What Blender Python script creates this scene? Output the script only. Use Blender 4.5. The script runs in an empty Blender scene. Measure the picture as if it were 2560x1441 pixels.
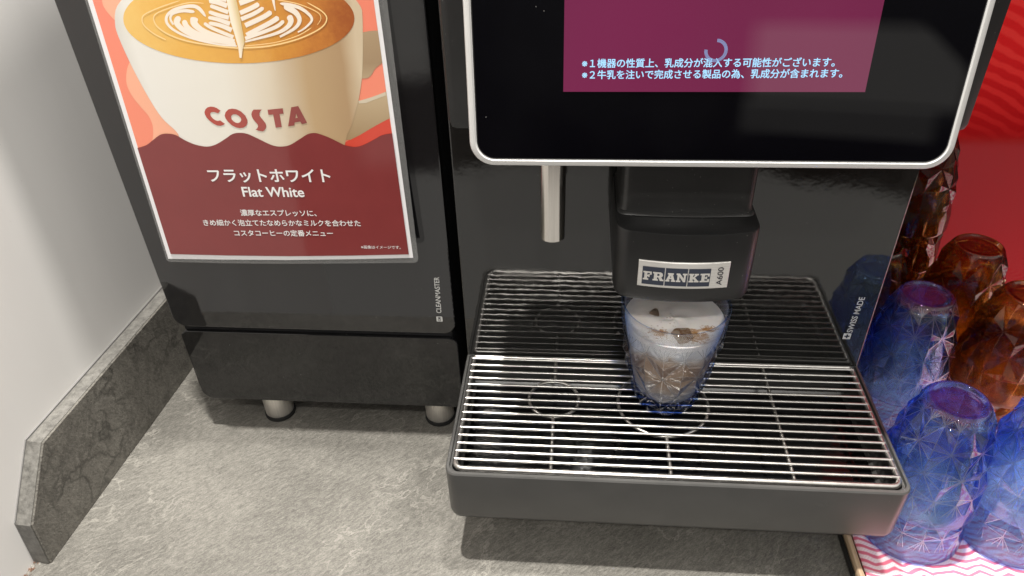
import bpy, bmesh, math, random
from mathutils import Vector, Matrix, Euler
from mathutils.geometry import tessellate_polygon
random.seed(7)
R = math.radians
PI = math.pi
sc = bpy.context.scene
C = sc.collection

# ------------------------------------------------------------------ camera
CAM_LOC = Vector((0.09325, -0.50481, 0.54672))
CAM_ROT = Euler((0.9468585, 0.0293258, 0.0792285), 'XYZ')
FPX = 1864.04                                    # focal length in pixels of the 2560 px wide photo
cd = bpy.data.cameras.new('camera')
cam = bpy.data.objects.new('camera', cd)
C.objects.link(cam)
cam.location = CAM_LOC
cam.rotation_euler = CAM_ROT
cd.sensor_width = 36.0
cd.lens = FPX / 2560 * 36
cd.clip_start = 0.01
cd.clip_end = 50
sc.camera = cam

# ------------------------------------------------------------------ world, lamps, exposure
world = bpy.data.worlds.new("World")
sc.world = world
world.use_nodes = True
wt = world.node_tree
wt.nodes.clear()
wo = wt.nodes.new('ShaderNodeOutputWorld')
wb = wt.nodes.new('ShaderNodeBackground')
wtc = wt.nodes.new('ShaderNodeTexCoord')
wsep = wt.nodes.new('ShaderNodeSeparateXYZ')
def wm(op, a, b=None, c=None, clamp=False):
    nd = wt.nodes.new('ShaderNodeMath'); nd.operation = op; nd.use_clamp = clamp
    for i, q in enumerate((a, b, c)):
        if q is None: continue
        if isinstance(q, (int, float)): nd.inputs[i].default_value = q
        else: wt.links.new(q, nd.inputs[i])
    return nd.outputs[0]
def wband(v, lo, hi, soft):
    return wm('MULTIPLY', wm('MULTIPLY_ADD', wm('SUBTRACT', v, lo), 1 / soft, .5, True), wm('MULTIPLY_ADD', wm('SUBTRACT', hi, v), 1 / soft, .5, True))
wt.links.new(wtc.outputs['Generated'], wsep.inputs[0])
wx, wy, wz = wsep.outputs
wn = wt.nodes.new('ShaderNodeTexNoise')
wn.inputs['Scale'].default_value = 5.0
wn.inputs['Detail'].default_value = 3
wt.links.new(wtc.outputs['Generated'], wn.inputs['Vector'])
wnf = wn.outputs['Fac']
wmr = wt.nodes.new('ShaderNodeMapRange')
wmr.inputs['From Min'].default_value = -1; wmr.inputs['From Max'].default_value = 1
wt.links.new(wm('MULTIPLY_ADD', wm('SUBTRACT', wnf, .5), .05, wz), wmr.inputs['Value'])
wr = wt.nodes.new('ShaderNodeValToRGB')
els = [(0.0, (.52, .49, .45)), (.276, (.58, .55, .505)), (.282, (.040, .026, .020)), (.38, (.030, .022, .019)),
       (.46, (.07, .063, .058)), (.60, (.15, .142, .133)), (.71, (.58, .56, .53)), (.80, (1.40, 1.35, 1.28)), (1.0, (.76, .74, .70))]
cr = wr.color_ramp
while len(cr.elements) < len(els):
    cr.elements.new(0.5)
for e, (p, c) in zip(cr.elements, els):
    e.position = p
    e.color = (*c, 1)
wt.links.new(wmr.outputs[0], wr.inputs[0])
# seating across the room: pale chair backs and the darker furniture round them
waz = wm('MULTIPLY', wm('ARCTAN2', wx, wm('MULTIPLY', wy, -1)), 180 / math.pi)
cut = wm('MULTIPLY_ADD', wz, 62., waz)                     # slanted shoulder of the chair back
back = wm('MULTIPLY', wm('MULTIPLY', wband(waz, 12.4, 26., 1.6), wband(wz, -.150, -.060, .02)), wm('MULTIPLY_ADD', wm('SUBTRACT', 19.2, cut), .9, .5, True))
seat = wm('MULTIPLY', wband(waz, 12.0, 24.5, 1.), wband(wz, -.186, -.150, .012))
left_ = wm('MULTIPLY', wband(waz, -17., -11.2, 1.5), wband(wz, -.335, -.20, .02))
tone = wm('ADD', wm('MULTIPLY', back, .52), wm('ADD', wm('MULTIPLY', seat, .26), wm('MULTIPLY', left_, .5)))
mott = wm('MULTIPLY', wm('MULTIPLY_ADD', wnf, 3.2, -1.45, True), wm('MULTIPLY', wband(wz, -.36, -.02, .06), .06))
wadd2 = wt.nodes.new('ShaderNodeMix'); wadd2.data_type = 'RGBA'; wadd2.blend_type = 'ADD'
wadd2.inputs[0].default_value = 1.0
wt.links.new(wr.outputs[0], wadd2.inputs[6])
wcol = wt.nodes.new('ShaderNodeCombineColor')
wv = wt.nodes.new('ShaderNodeTexVoronoi'); wv.inputs['Scale'].default_value = 4.2
wt.links.new(wtc.outputs['Generated'], wv.inputs['Vector'])
glint_spots = wm('MULTIPLY', wm('LESS_THAN', wv.outputs['Distance'], .13), wm('GREATER_THAN', wz, .34))  # bright overhead spots added to give glints on glass and grille
mott = wm('ADD', mott, wm('MULTIPLY', glint_spots, 3.0))
tt = wm('ADD', tone, mott)
for i, k in enumerate((1.0, .96, .88)):
    wt.links.new(wm('MULTIPLY', tt, k), wcol.inputs[i])
wt.links.new(wcol.outputs[0], wadd2.inputs[7])
wt.links.new(wadd2.outputs[2], wb.inputs['Color'])
wb.inputs['Strength'].default_value = 1.0
wt.links.new(wb.outputs[0], wo.inputs['Surface'])

def lamp(name, loc, power, size, col=(1, .965, .91), target=None):
    l = bpy.data.lights.new(name, 'AREA')
    l.shape = 'DISK'; l.size = size; l.energy = power; l.color = col
    o = bpy.data.objects.new(name, l)
    C.objects.link(o)
    o.location = loc
    if target:
        o.rotation_euler = (Vector(target) - Vector(loc)).to_track_quat('-Z', 'Y').to_euler()
    return o
lamp('ceiling_downlight', (-0.13, -0.16, 2.25), 88, .065)
lamp('ceiling_downlight', (0.22, 0.056, 2.25), 50, .11)
lamp('ceiling_downlight', (0.28, -1.75, 2.25), 21, .16, target=(.15, -.05, .1))

sc.view_settings.view_transform = 'Standard'
sc.view_settings.look = 'None'
sc.view_settings.gamma = 1
sc.view_settings.exposure = 0.0
try:
    sc.view_settings.use_curve_mapping = False
except Exception:
    pass
cy = sc.cycles
cy.max_bounces = 24; cy.transmission_bounces = 20; cy.transparent_max_bounces = 40
cy.glossy_bounces = 8; cy.diffuse_bounces = 4; cy.volume_bounces = 0
cy.caustics_reflective = False
cy.caustics_refractive = True
cy.blur_glossy = 0.3
cy.sample_clamp_indirect = 12
cy.use_denoising = True

# ------------------------------------------------------------------ helpers: pixels of the photograph to planes of the place
MROT = CAM_ROT.to_matrix()
def ray(u, v):
    return CAM_LOC, MROT @ Vector(((u - 1280) / FPX, -(v - 720.5) / FPX, -1))
def on_plane(n, o, u, v):
    c, d = ray(u, v)
    n = Vector(n)
    return c + d * ((Vector(o) - c).dot(n) / d.dot(n))
def lin(r, g, b):
    f = lambda x: (x / 255 / 12.92) if x <= 10.3 else ((x / 255 + .055) / 1.055) ** 2.4
    return (f(r), f(g), f(b))

# ------------------------------------------------------------------ helpers: objects
def link(name, me, m=None, parent=None):
    o = bpy.data.objects.new(name, me)
    C.objects.link(o)
    if m is not None:
        me.materials.clear()
        me.materials.append(m)
    if parent is not None:
        o.parent = parent
        if parent.type == 'EMPTY':            # part meshes are built in world coordinates
            o.matrix_parent_inverse = Matrix.Translation(parent.location).inverted()
    return o
def obj(name, bm, m, parent=None, smooth=None):
    me = bpy.data.meshes.new(name)
    bmesh.ops.recalc_face_normals(bm, faces=bm.faces[:])
    bm.to_mesh(me)
    bm.free()
    if smooth is not None:
        me.shade_smooth()
        me.set_sharp_from_angle(angle=R(smooth))
    return link(name, me, m, parent)
def empty(name, loc):
    o = bpy.data.objects.new(name, None)
    o.empty_display_size = .02
    C.objects.link(o)
    o.location = loc
    return o
def tag(o, label=None, cat=None, group=None, kind=None):
    if label: o['label'] = label
    if cat: o['category'] = cat
    if group: o['group'] = group
    if kind: o['kind'] = kind
    return o
def NB():
    return bmesh.new()
def box(bm, x0, x1, y0, y1, z0, z1, bev=0, seg=2):
    r = bmesh.ops.create_cube(bm, size=1)
    vs = r['verts']
    for v in vs:
        v.co = Vector((x0 + (v.co.x + .5) * (x1 - x0), y0 + (v.co.y + .5) * (y1 - y0), z0 + (v.co.z + .5) * (z1 - z0)))
    if bev:
        es = list({e for v in vs for e in v.link_edges})
        bmesh.ops.bevel(bm, geom=es, offset=bev, segments=seg, profile=.5, affect='EDGES')
def loft(bm, rings, cap0=True, cap1=True, closed=True):
    vr = [[bm.verts.new(p) for p in r] for r in rings]
    n = len(vr[0])
    for a, b in zip(vr, vr[1:]):
        for i in range(n if closed else n - 1):
            j = (i + 1) % n
            bm.faces.new((a[i], a[j], b[j], b[i]))
    if cap0: bm.faces.new(vr[0][::-1])
    if cap1: bm.faces.new(vr[-1])
    return vr
def rrect(x0, x1, y0, y1, r, n=8):
    pts = []
    rs = r if isinstance(r, (tuple, list)) else (r,) * 4
    for (cx, cy, a0, rr) in ((x1 - rs[0], y1 - rs[0], 0, rs[0]), (x0 + rs[1], y1 - rs[1], 90, rs[1]),
                             (x0 + rs[2], y0 + rs[2], 180, rs[2]), (x1 - rs[3], y0 + rs[3], 270, rs[3])):
        for k in range(n + 1):
            a = R(a0 + 90 * k / n)
            pts.append((cx + rr * math.cos(a), cy + rr * math.sin(a)))
    return pts
def tube(bm, pts, r, n=10, closed=False, caps=True):
    pts = [Vector(p) for p in pts]
    rings = []
    N = len(pts)
    up = None
    for i, p in enumerate(pts):
        if closed:
            t = (pts[(i + 1) % N] - pts[i - 1]).normalized()
        else:
            t = (pts[min(i + 1, N - 1)] - pts[max(i - 1, 0)]).normalized()
        if up is None:
            up = Vector((0, 0, 1)) if abs(t.z) < .9 else Vector((1, 0, 0))
        s = t.cross(up).normalized()
        u2 = s.cross(t).normalized()
        rings.append([p + r * (math.cos(2 * PI * k / n) * s + math.sin(2 * PI * k / n) * u2) for k in range(n)])
    if closed:
        rings.append(rings[0])
        vr = [[bm.verts.new(q) for q in rg] for rg in rings[:-1]]
        vr.append(vr[0])
        for a, b in zip(vr, vr[1:]):
            for i in range(n):
                j = (i + 1) % n
                bm.faces.new((a[i], a[j], b[j], b[i]))
    else:
        loft(bm, rings, caps, caps)
def lathe(bm, prof, cx, cy, n=48, cap0=True, cap1=True):
    rings = [[(cx + r * math.cos(2 * PI * k / n), cy + r * math.sin(2 * PI * k / n), z) for k in range(n)] for r, z in prof]
    loft(bm, rings, cap0, cap1)
def flat(bm, loops):
    """a flat face with holes; loops of 3D points, the first is the outline"""
    vl = [Vector(p) for l in loops for p in l]
    bv = [bm.verts.new(p) for p in vl]
    for t in tessellate_polygon([[Vector(p) for p in l] for l in loops]):
        if len(set(t)) == 3:
            try:
                bm.faces.new([bv[i] for i in t])
            except ValueError:
                pass
_tc = {}
def text_geo(s, bold):
    k = (s, bold)
    if k not in _tc:
        cu = bpy.data.curves.new('t', 'FONT')
        cu.body = s; cu.size = 1; cu.offset = bold; cu.dimensions = '2D'; cu.fill_mode = 'BOTH'
        cu.resolution_u = 4
        o = bpy.data.objects.new('t', cu)
        C.objects.link(o)
        dg = bpy.context.evaluated_depsgraph_get()
        dg.update()
        me = bpy.data.meshes.new_from_object(o.evaluated_get(dg))
        vs = [(v.co.x, v.co.y) for v in me.vertices]
        fs = [tuple(p.vertices) for p in me.polygons]
        bpy.data.objects.remove(o)
        bpy.data.curves.remove(cu)
        bpy.data.meshes.remove(me)
        _tc[k] = (vs, fs)
    return _tc[k]
def text_on(bm, s, p0, p1, up, bold=0.0, hscale=1.0, height=None, lift=Vector((0, -1, 0))):
    """text whose ink runs from p0 to p1 along the baseline, in the plane of p1-p0 and up; bold adds shifted copies, each a hair above the last"""
    vs, fs = text_geo(s, min(bold, .005))
    x0 = min(v[0] for v in vs); x1 = max(v[0] for v in vs)
    p0 = Vector(p0); d = Vector(p1) - p0
    k = d.length / (x1 - x0)
    d.normalize()
    up = (up - d * up.dot(d)).normalized()
    kv = k * hscale if height is None else height / max(v[1] for v in vs)
    e = max(0., bold - .005)
    sh = [(0, 0)] if e <= 0 else [(-e, 0), (e, 0), (0, e * .7), (0, -e * .7)]
    for i, (ox, oy) in enumerate(sh):
        bv = [bm.verts.new(p0 + d * ((x - x0 + ox) * k) + up * ((y + oy) * kv) + lift * (.00003 * i)) for x, y in vs]
        for f in fs:
            try:
                bm.faces.new([bv[i_] for i_ in f])
            except ValueError:
                pass
def catmull(pts, n=8):
    out = []
    P = [pts[0]] + list(pts) + [pts[-1]]
    for i in range(1, len(P) - 2):
        for k in range(n):
            t = k / n
            out.append(tuple(.5 * (2 * b + (c - a) * t + (2 * a - 5 * b + 4 * c - d) * t * t + (3 * b - a - 3 * c + d) * t ** 3)
                             for a, b, c, d in zip(P[i - 1], P[i], P[i + 1], P[i + 2])))
    out.append(tuple(pts[-1]))
    return out

# ------------------------------------------------------------------ helpers: materials
class M:
    def __init__(s, name):
        s.m = bpy.data.materials.new(name)
        s.m.use_nodes = True
        s.t = s.m.node_tree
        s.b = s.t.nodes['Principled BSDF']
        s.out = s.t.nodes['Material Output']
    def n(s, typ, **kw):
        nd = s.t.nodes.new(typ)
        for k, v in kw.items():
            if k[0] == '_':
                setattr(nd, k[1:], v)
            else:
                nd.inputs[k].default_value = v
        return nd
    def l(s, a, b):
        s.t.links.new(a, b)
    def set(s, **kw):
        for k, v in kw.items():
            s.b.inputs[k.replace('_', ' ')].default_value = v
        return s
    def coord(s):
        return s.n('ShaderNodeTexCoord').outputs['Object']
    def mapped(s, scale=(1, 1, 1), rot=(0, 0, 0), vec=None):
        mp = s.n('ShaderNodeMapping')
        mp.inputs['Scale'].default_value = scale
        mp.inputs['Rotation'].default_value = rot
        s.l(vec if vec is not None else s.coord(), mp.inputs['Vector'])
        return mp.outputs[0]
    def noise(s, vec, scale, detail=4, rough=.55, dist=0):
        nd = s.n('ShaderNodeTexNoise', Scale=scale, Detail=detail, Roughness=rough, Distortion=dist)
        s.l(vec, nd.inputs['Vector'])
        return nd.outputs['Fac']
    def ramp(s, fac, stops, interp='LINEAR'):
        nd = s.n('ShaderNodeValToRGB')
        r = nd.color_ramp
        r.interpolation = interp
        while len(r.elements) < len(stops):
            r.elements.new(.5)
        for e, (p, c) in zip(r.elements, stops):
            e.position = p
            e.color = (*c, 1) if not isinstance(c, (int, float)) else (c, c, c, 1)
        s.l(fac, nd.inputs[0])
        return nd.outputs[0]
    def math(s, op, a, b=None, c=None):
        nd = s.n('ShaderNodeMath', _operation=op)
        for i, x in enumerate((a, b, c)):
            if x is None: continue
            if isinstance(x, (int, float)):
                nd.inputs[i].default_value = x
            else:
                s.l(x, nd.inputs[i])
        return nd.outputs[0]
    def mix(s, fac, a, b, mode='MIX'):
        nd = s.n('ShaderNodeMix', _data_type='RGBA', _blend_type=mode)
        for i, x in ((0, fac), (6, a), (7, b)):
            if isinstance(x, (int, float)):
                nd.inputs[i].default_value = x
            elif isinstance(x, tuple):
                nd.inputs[i].default_value = (*x, 1)
            else:
                s.l(x, nd.inputs[i])
        return nd.outputs[2]
    def sep(s, vec):
        nd = s.n('ShaderNodeSeparateXYZ')
        s.l(vec, nd.inputs[0])
        return nd.outputs
    def base(s, sock):
        s.l(sock, s.b.inputs['Base Color'])
        return s
    def rough(s, sock):
        s.l(sock, s.b.inputs['Roughness'])
    def bump(s, h, strength, dist):
        nd = s.n('ShaderNodeBump', Strength=strength, Distance=dist)
        s.l(h, nd.inputs['Height'])
        s.l(nd.outputs[0], s.b.inputs['Normal'])
    def specks(s, scale=260, thr=.10, keep=.86, seed=0.0):
        """sparse dust specks: 1 on a speck"""
        v = s.n('ShaderNodeTexVoronoi', Scale=scale, Randomness=1.0)
        mp = s.n('ShaderNodeMapping')
        mp.inputs['Location'].default_value = (seed, seed * .7, seed * 1.3)
        s.l(s.coord(), mp.inputs['Vector'])
        s.l(mp.outputs[0], v.inputs['Vector'])
        near = s.math('LESS_THAN', v.outputs['Distance'], thr)
        sx = s.n('ShaderNodeSeparateColor')
        s.l(v.outputs['Color'], sx.inputs[0])
        return s.math('MULTIPLY', near, s.math('GREATER_THAN', sx.outputs[0], keep))

def plain(name, col, rough=.5, metal=0, **kw):
    x = M(name)
    x.set(Base_Color=(*col, 1), Roughness=rough, Metallic=metal, **kw)
    return x.m

# glossy black moulded fronts: almost a mirror, a little orange peel, dust
def gloss_black(name, col=(.010, .010, .011), rough=.035, ior=1.95, peel=.10, dust=.94, seed=0.):
    x = M(name)
    x.set(Roughness=rough, IOR=ior)
    d = x.specks(230, .065, dust, seed)
    x.base(x.mix(x.math('MULTIPLY', d, .5), col, (.35, .34, .32)))
    sm = x.noise(x.mapped((1, 1, 3)), 14, 3)
    x.rough(x.math('ADD', x.math('MULTIPLY', x.ramp(sm, [(.45, 0.), (.8, 1.)]), .05), rough))
    x.bump(x.noise(x.mapped((1, 1, 1)), 95, 2), peel, .0006)
    return x.m
M_gloss = gloss_black('glossy_black', (.014, .0138, .013), peel=.06, ior=1.68)
M_gloss_drawer = gloss_black('glossy_black_drawer', (.006, .006, .0065), peel=.03, seed=4.4, ior=1.6)
M_gloss_door = gloss_black('glossy_black_door', peel=.03, seed=3.1, ior=1.75)
M_screen = gloss_black('screen_glass', (.0010, .0010, .0020), .02, 1.48, .0, .955, 5.2)
def matte_black(name, col, rough, keep, seed=0., ior=1.5):
    x = M(name)
    x.set(Roughness=rough, IOR=ior)
    d = x.specks(520, .11, keep, seed)
    n1 = x.noise(x.coord(), 30, 4)
    d2 = x.math('MULTIPLY', d, x.ramp(n1, [(.35, .1), (.7, .9)]))
    cloud = x.ramp(n1, [(.3, col), (.75, tuple(c * 1.35 + .002 for c in col))])
    x.base(x.mix(d2, cloud, (.40, .39, .36)))
    x.bump(x.noise(x.coord(), 1400, 2), .10, .0002)
    return x.m
M_matte = matte_black('matte_black', (.011, .011, .011), .36, .90)
M_trayfront = matte_black('satin_black', (.042, .041, .039), .34, .975, 2., 1.6)
M_body = plain('dark_housing', (.008, .008, .009), .5)
M_rubber = plain('black_rubber', (.006, .006, .006), .75)
M_basin = gloss_black('wet_black_plastic', (.003, .003, .0035), .10, 1.4, .25, .90, 8.)
def steel(name, col, rough, streak=0, axis=(1, 1, 1)):
    x = M(name)
    x.set(Metallic=1., Roughness=rough)
    n1 = x.noise(x.mapped(axis), 120, 4)
    x.base(x.ramp(n1, [(.3, tuple(c * .82 for c in col)), (.7, col)]))
    if streak:
        x.rough(x.math('ADD', x.math('MULTIPLY', n1, streak), rough))
        x.bump(n1, .08, .0003)
    return x.m
M_neck = matte_black('dusty_black', (.020, .020, .0195), .33, .80, 6.)
M_wire = steel('steel_wire', (.55, .53, .50), .26, .12)
M_pipe = steel('polished_steel', (.86, .82, .76), .12, .08, (3, 3, .15))
M_foot = steel('brushed_steel', (.95, .91, .85), .34, .14, (6, 6, .2))
M_foot.node_tree.nodes['Principled BSDF'].inputs['Metallic'].default_value = .85
M_bezel = plain('satin_silver', (.66, .655, .64), .36, .25)
M_badge = steel('brushed_aluminium', (.84, .82, .78), .40, .10, (.25, 1, 9))
M_badge.node_tree.nodes['Principled BSDF'].inputs['Metallic'].default_value = .45
M_white_ink = plain('white_ink', (.62, .62, .60), .5)

# ------------------------------------------------------------------ structure: counter, walls
def stone(name, dark, light, vein_light=0., vein_dark=0., rough=.55, wear=True):
    x = M(name)
    co = x.coord()
    warp = x.n('ShaderNodeTexNoise', Scale=9., Detail=3.)
    x.l(co, warp.inputs['Vector'])
    vm = x.n('ShaderNodeVectorMath', _operation='MULTIPLY_ADD')
    x.l(warp.outputs['Color'], vm.inputs[0])
    vm.inputs[1].default_value = (.07, .07, .07)
    x.l(co, vm.inputs[2])
    wv = vm.outputs[0]
    slant = x.mapped((1, 3.6, 1.6), vec=x.mapped(rot=(0, 0, R(-42)), vec=wv))
    big = x.noise(wv, 11, 5, .6)
    fine = x.noise(slant, 70, 6, .68)
    grain = x.noise(co, 800, 3, .75)
    flake = x.noise(x.mapped((1, 3.0, 1.6), vec=x.mapped(rot=(0, R(-40) if vein_dark else 0, R(-42)))), 190, 6, .72, .5)
    tot = x.math('ADD', x.math('ADD', x.math('MULTIPLY', big, .22), x.math('MULTIPLY', flake, .30)), x.math('ADD', x.math('MULTIPLY', fine, .20), x.math('MULTIPLY', grain, .28)))
    mid = tuple((a + b) / 2 for a, b in zip(dark, light))
    col = x.ramp(tot, [(.41, dark), (.50, mid), (.58, light)])
    col = x.mix(1.0, col, x.ramp(flake, [(.34, .87), (.50, 1.0), (.66, 1.11)]), 'MULTIPLY')
    # slate flake edges: thin pale lines
    def lines(scale, w, seed):
        mp = x.mapped((1, 1.9, 1.), vec=x.mapped(rot=(0, 0, R(-36)), vec=wv))
        ad = x.n('ShaderNodeVectorMath', _operation='ADD')
        x.l(mp, ad.inputs[0]); ad.inputs[1].default_value = (seed, seed, seed)
        nz = x.n('ShaderNodeTexNoise', Scale=scale, Detail=5., Roughness=.62)
        x.l(ad.outputs[0], nz.inputs['Vector'])
        d = x.math('ABSOLUTE', x.math('SUBTRACT', nz.outputs['Fac'], .5))
        return x.ramp(d, [(0., 1.), (w * .4, .8), (w, 0.)])
    if vein_light:
        msk = x.ramp(x.noise(co, 7, 2), [(.45, 0.), (.58, 1.)])
        col = x.mix(x.math('MULTIPLY', x.math('MULTIPLY', lines(15, .013, .3), msk), vein_light), col, tuple(min(1, c * 1.55) for c in light))
    if vein_dark:
        v = x.n('ShaderNodeTexVoronoi', Scale=27., _feature='DISTANCE_TO_EDGE')
        w2 = x.n('ShaderNodeTexNoise', Scale=34., Detail=4.)
        x.l(co, w2.inputs['Vector'])
        vm2 = x.n('ShaderNodeVectorMath', _operation='MULTIPLY_ADD')
        x.l(w2.outputs['Color'], vm2.inputs[0]); vm2.inputs[1].default_value = (.06, .06, .06); x.l(co, vm2.inputs[2])
        x.l(vm2.outputs[0], v.inputs['Vector'])
        msk = x.ramp(x.noise(co, 15, 3), [(.42, 0.), (.60, 1.)])
        ed = x.ramp(v.outputs['Distance'], [(0., 1.), (.03, .55), (.10, 0.)])
        col = x.mix(x.math('MULTIPLY', x.math('MULTIPLY', ed, msk), vein_dark), col, tuple(c * .28 for c in dark))
    x.base(col)
    x.set(Roughness=rough, IOR=1.45)
    h = x.math('ADD', x.math('MULTIPLY', flake, .7), x.math('MULTIPLY', grain, .45))
    x.bump(h, .7, .0013)
    return x.m
M_stone = stone('slate_laminate', (.070, .0652, .0560), (.178, .1685, .148), vein_light=.62)
M_stone_v = stone('slate_laminate_upright', (.098, .091, .079), (.205, .193, .168), vein_light=.2, vein_dark=.7)

WC = Vector((-0.3417, -0.1617, 0))                # front foot of the upstand
WT = Vector((math.sin(R(3.567)), math.cos(R(3.567)), 0))     # along the left wall, into the picture
WN = Vector((WT.y, -WT.x, 0))                     # out of the left wall, into the room
WTH = 0.0155
bm = NB()
box(bm, -.42, 1.15, -.188, .62, -.042, 0)
tag(obj('counter', bm, M_stone), kind='structure')
bm = NB()
box(bm, -.42, 1.15, -.165, .60, -.85, -.0425)
tag(obj('counter_base', bm, plain('cabinet_front', (.30, .29, .275), .5)), kind='structure')

x = M('painted_wall')
n1 = x.noise(x.mapped((1, 1, .35)), 9, 4)
n2 = x.noise(x.coord(), 240, 3)
wsp = x.specks(75, .022, .80, 1.)
x.base(x.mix(x.math('MULTIPLY', wsp, .55), x.ramp(n1, [(.3, (.70, .682, .66)), (.7, (.76, .744, .722))]), (.16, .13, .11)))
x.set(Roughness=.42, IOR=1.4)
x.bump(n2, .05, .0004)
M_wall = x.m
bm = NB()
o0 = WC - WN * WTH
def wp(s, d, z):
    return tuple(o0 + WT * s - WN * d + Vector((0, 0, z)))
loft(bm, [[wp(-.5, 0, z), wp(.9, 0, z), wp(.9, .08, z), wp(-.5, .08, z)] for z in (-.5, 1.3)])
tag(obj('wall', bm, M_wall), kind='structure')

# stone upstand along the left wall, with its chamfered front top corner
t = empty('backsplash', WC)
tag(t, 'grey stone upstand with chamfered front end along the white wall', 'backsplash')
prof = [(0, 0), (.004, .0456), (.048, .0955), (.72, .0955), (.72, 0)]
bm = NB()
f = lambda s, d, z: tuple(WC + WT * s - WN * d + Vector((0, 0, z)))
b = .0009
inn = [(.0008, .0), (.0049, .0452), (.0484, .0946), (.7191, .0946), (.7191, 0)]
loft(bm, [[f(s, 0, z + .0006) for s, z in inn], [f(s, b, z + .0006) for s, z in prof], [f(s, WTH - .0012, z + .0006) for s, z in prof]])
obj('stone_board', bm, M_stone_v, t)
# the laminate edge strip on the board's top and front
bm = NB()
st = [(-.0004, .0004), (.0036, .0458), (.0478, .0961), (.72, .0961)]
so = [(-.0010, .0004), (.0030, .0461), (.0475, .0967), (.72, .0967)]
loft(bm, [[f(s, .0012, z) for s, z in st] + [f(s, .0012, z) for s, z in so[::-1]],
          [f(s, WTH - .0002, z) for s, z in st] + [f(s, WTH - .0002, z) for s, z in so[::-1]]])
x = M('laminate_edge')
n1 = x.noise(x.coord(), 160, 5, .7)
x.base(x.ramp(n1, [(.3, (.065, .062, .056)), (.5, (.125, .12, .109)), (.7, (.18, .173, .158))]))
x.set(Roughness=.5)
x.bump(n1, .5, .0008)
obj('edge_strip', bm, x.m, t)
# grey sealant bead between upstand and wall
bm = NB()
loft(bm, [[f(s, WTH - .0011, z) for s, z in so] + [f(s, WTH - .0011, z) for s, z in [(a, c + .0014) for a, c in so][::-1]],
          [f(s, WTH - .0001, z) for s, z in so] + [f(s, WTH - .0001, z) for s, z in [(a, c + .0014) for a, c in so][::-1]]])
obj('sealant', bm, plain('grey_sealant', (.16, .155, .15), .6), t)
# chipped old sealant left on the counter in front of the upstand
bm = NB()
random.seed(3)
for k in range(26):
    s = -.001 - .022 * random.random()
    d = WTH - .0005 - abs(random.gauss(0, .0035)) * (1 - abs(s) / .04)
    c0 = WC + WT * s - WN * d
    r = .0006 + .0012 * random.random()
    n = 6
    base_ = [(c0.x + r * (1 + .5 * random.random()) * math.cos(2 * PI * q / n), c0.y + r * (1 + .5 * random.random()) * math.sin(2 * PI * q / n)) for q in range(n)]
    loft(bm, [[(a, b_, .0001) for a, b_ in base_], [(c0.x + (a - c0.x) * .6, c0.y + (b_ - c0.y) * .6, .0005 + .0007 * random.random()) for a, b_ in base_]])
x = M('chipped_sealant')
x.base(x.ramp(x.noise(x.coord(), 300, 2), [(.45, (.20, .19, .17)), (.6, (.13, .075, .05))]))
o = obj('sealant_crumbs', bm, x.m, None)
tag(o, kind='stuff')

# glossy red board behind the glasses with a tone-on-tone wave print
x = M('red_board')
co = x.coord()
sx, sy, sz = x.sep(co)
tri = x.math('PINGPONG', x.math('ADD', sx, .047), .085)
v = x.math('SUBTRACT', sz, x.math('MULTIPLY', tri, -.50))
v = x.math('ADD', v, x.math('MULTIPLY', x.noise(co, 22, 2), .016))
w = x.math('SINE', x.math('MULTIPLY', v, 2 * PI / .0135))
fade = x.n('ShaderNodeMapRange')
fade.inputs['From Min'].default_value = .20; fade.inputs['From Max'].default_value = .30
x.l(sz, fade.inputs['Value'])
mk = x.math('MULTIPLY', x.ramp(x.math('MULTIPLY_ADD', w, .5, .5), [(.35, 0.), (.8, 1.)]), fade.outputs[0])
shaded_red = x.mix(fade.outputs[0], (.17, .003, .004), (.36, .010, .011))  # lit upper part and reflection-darkened lower part put into the base red
x.base(x.mix(mk, shaded_red, (.42, .022, .020)))
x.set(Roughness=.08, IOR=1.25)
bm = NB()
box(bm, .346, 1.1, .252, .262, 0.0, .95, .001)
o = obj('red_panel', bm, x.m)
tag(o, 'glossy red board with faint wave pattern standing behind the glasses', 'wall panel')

# ------------------------------------------------------------------ coffee machine
W = 0.34
mach = empty('coffee_machine', (0.17, 0.2, 0))
tag(mach, 'black bean-to-cup coffee machine with wide touchscreen and steel drip grille', 'coffee machine')
bm = NB()
box(bm, .0005, W - .0005, .004, .56, .045, .60, .004)
obj('housing', bm, M_body, mach, 40)
def plate_xz(bm, x0, x1, z0, z1, r, y0, y1, bev):
    o_ = rrect(x0, x1, z0, z1, r)
    i_ = rrect(x0 + bev, x1 - bev, z0 + bev, z1 - bev, [max(q - bev, .0004) for q in (r if isinstance(r, (list, tuple)) else (r,) * 4)])
    m_ = rrect(x0 + bev * .3, x1 - bev * .3, z0 + bev * .3, z1 - bev * .3, [max(q - bev * .3, .0004) for q in (r if isinstance(r, (list, tuple)) else (r,) * 4)])
    loft(bm, [[(a, y0, c) for a, c in i_], [(a, y0 + bev * .3, c) for a, c in m_], [(a, y0 + bev, c) for a, c in o_], [(a, y1, c) for a, c in o_]])
bm = NB()
plate_xz(bm, 0, W, .055, .605, .004, 0, .0035, .0012)
front = obj('front_panel', bm, M_gloss, mach, 12)
for fx, fy in ((.035, .05), (W - .035, .05), (.035, .5), (W - .035, .5)):
    bm = NB()
    lathe(bm, [(.0145, .003), (.0145, .046)], fx, fy, 32)
    fo = obj('foot', bm, M_foot, mach, 40)
    bm = NB()
    lathe(bm, [(.0155, 0), (.0158, .0015), (.0152, .003)], fx, fy, 32)
    obj('rubber_pad', bm, M_rubber, fo, 40)

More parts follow.
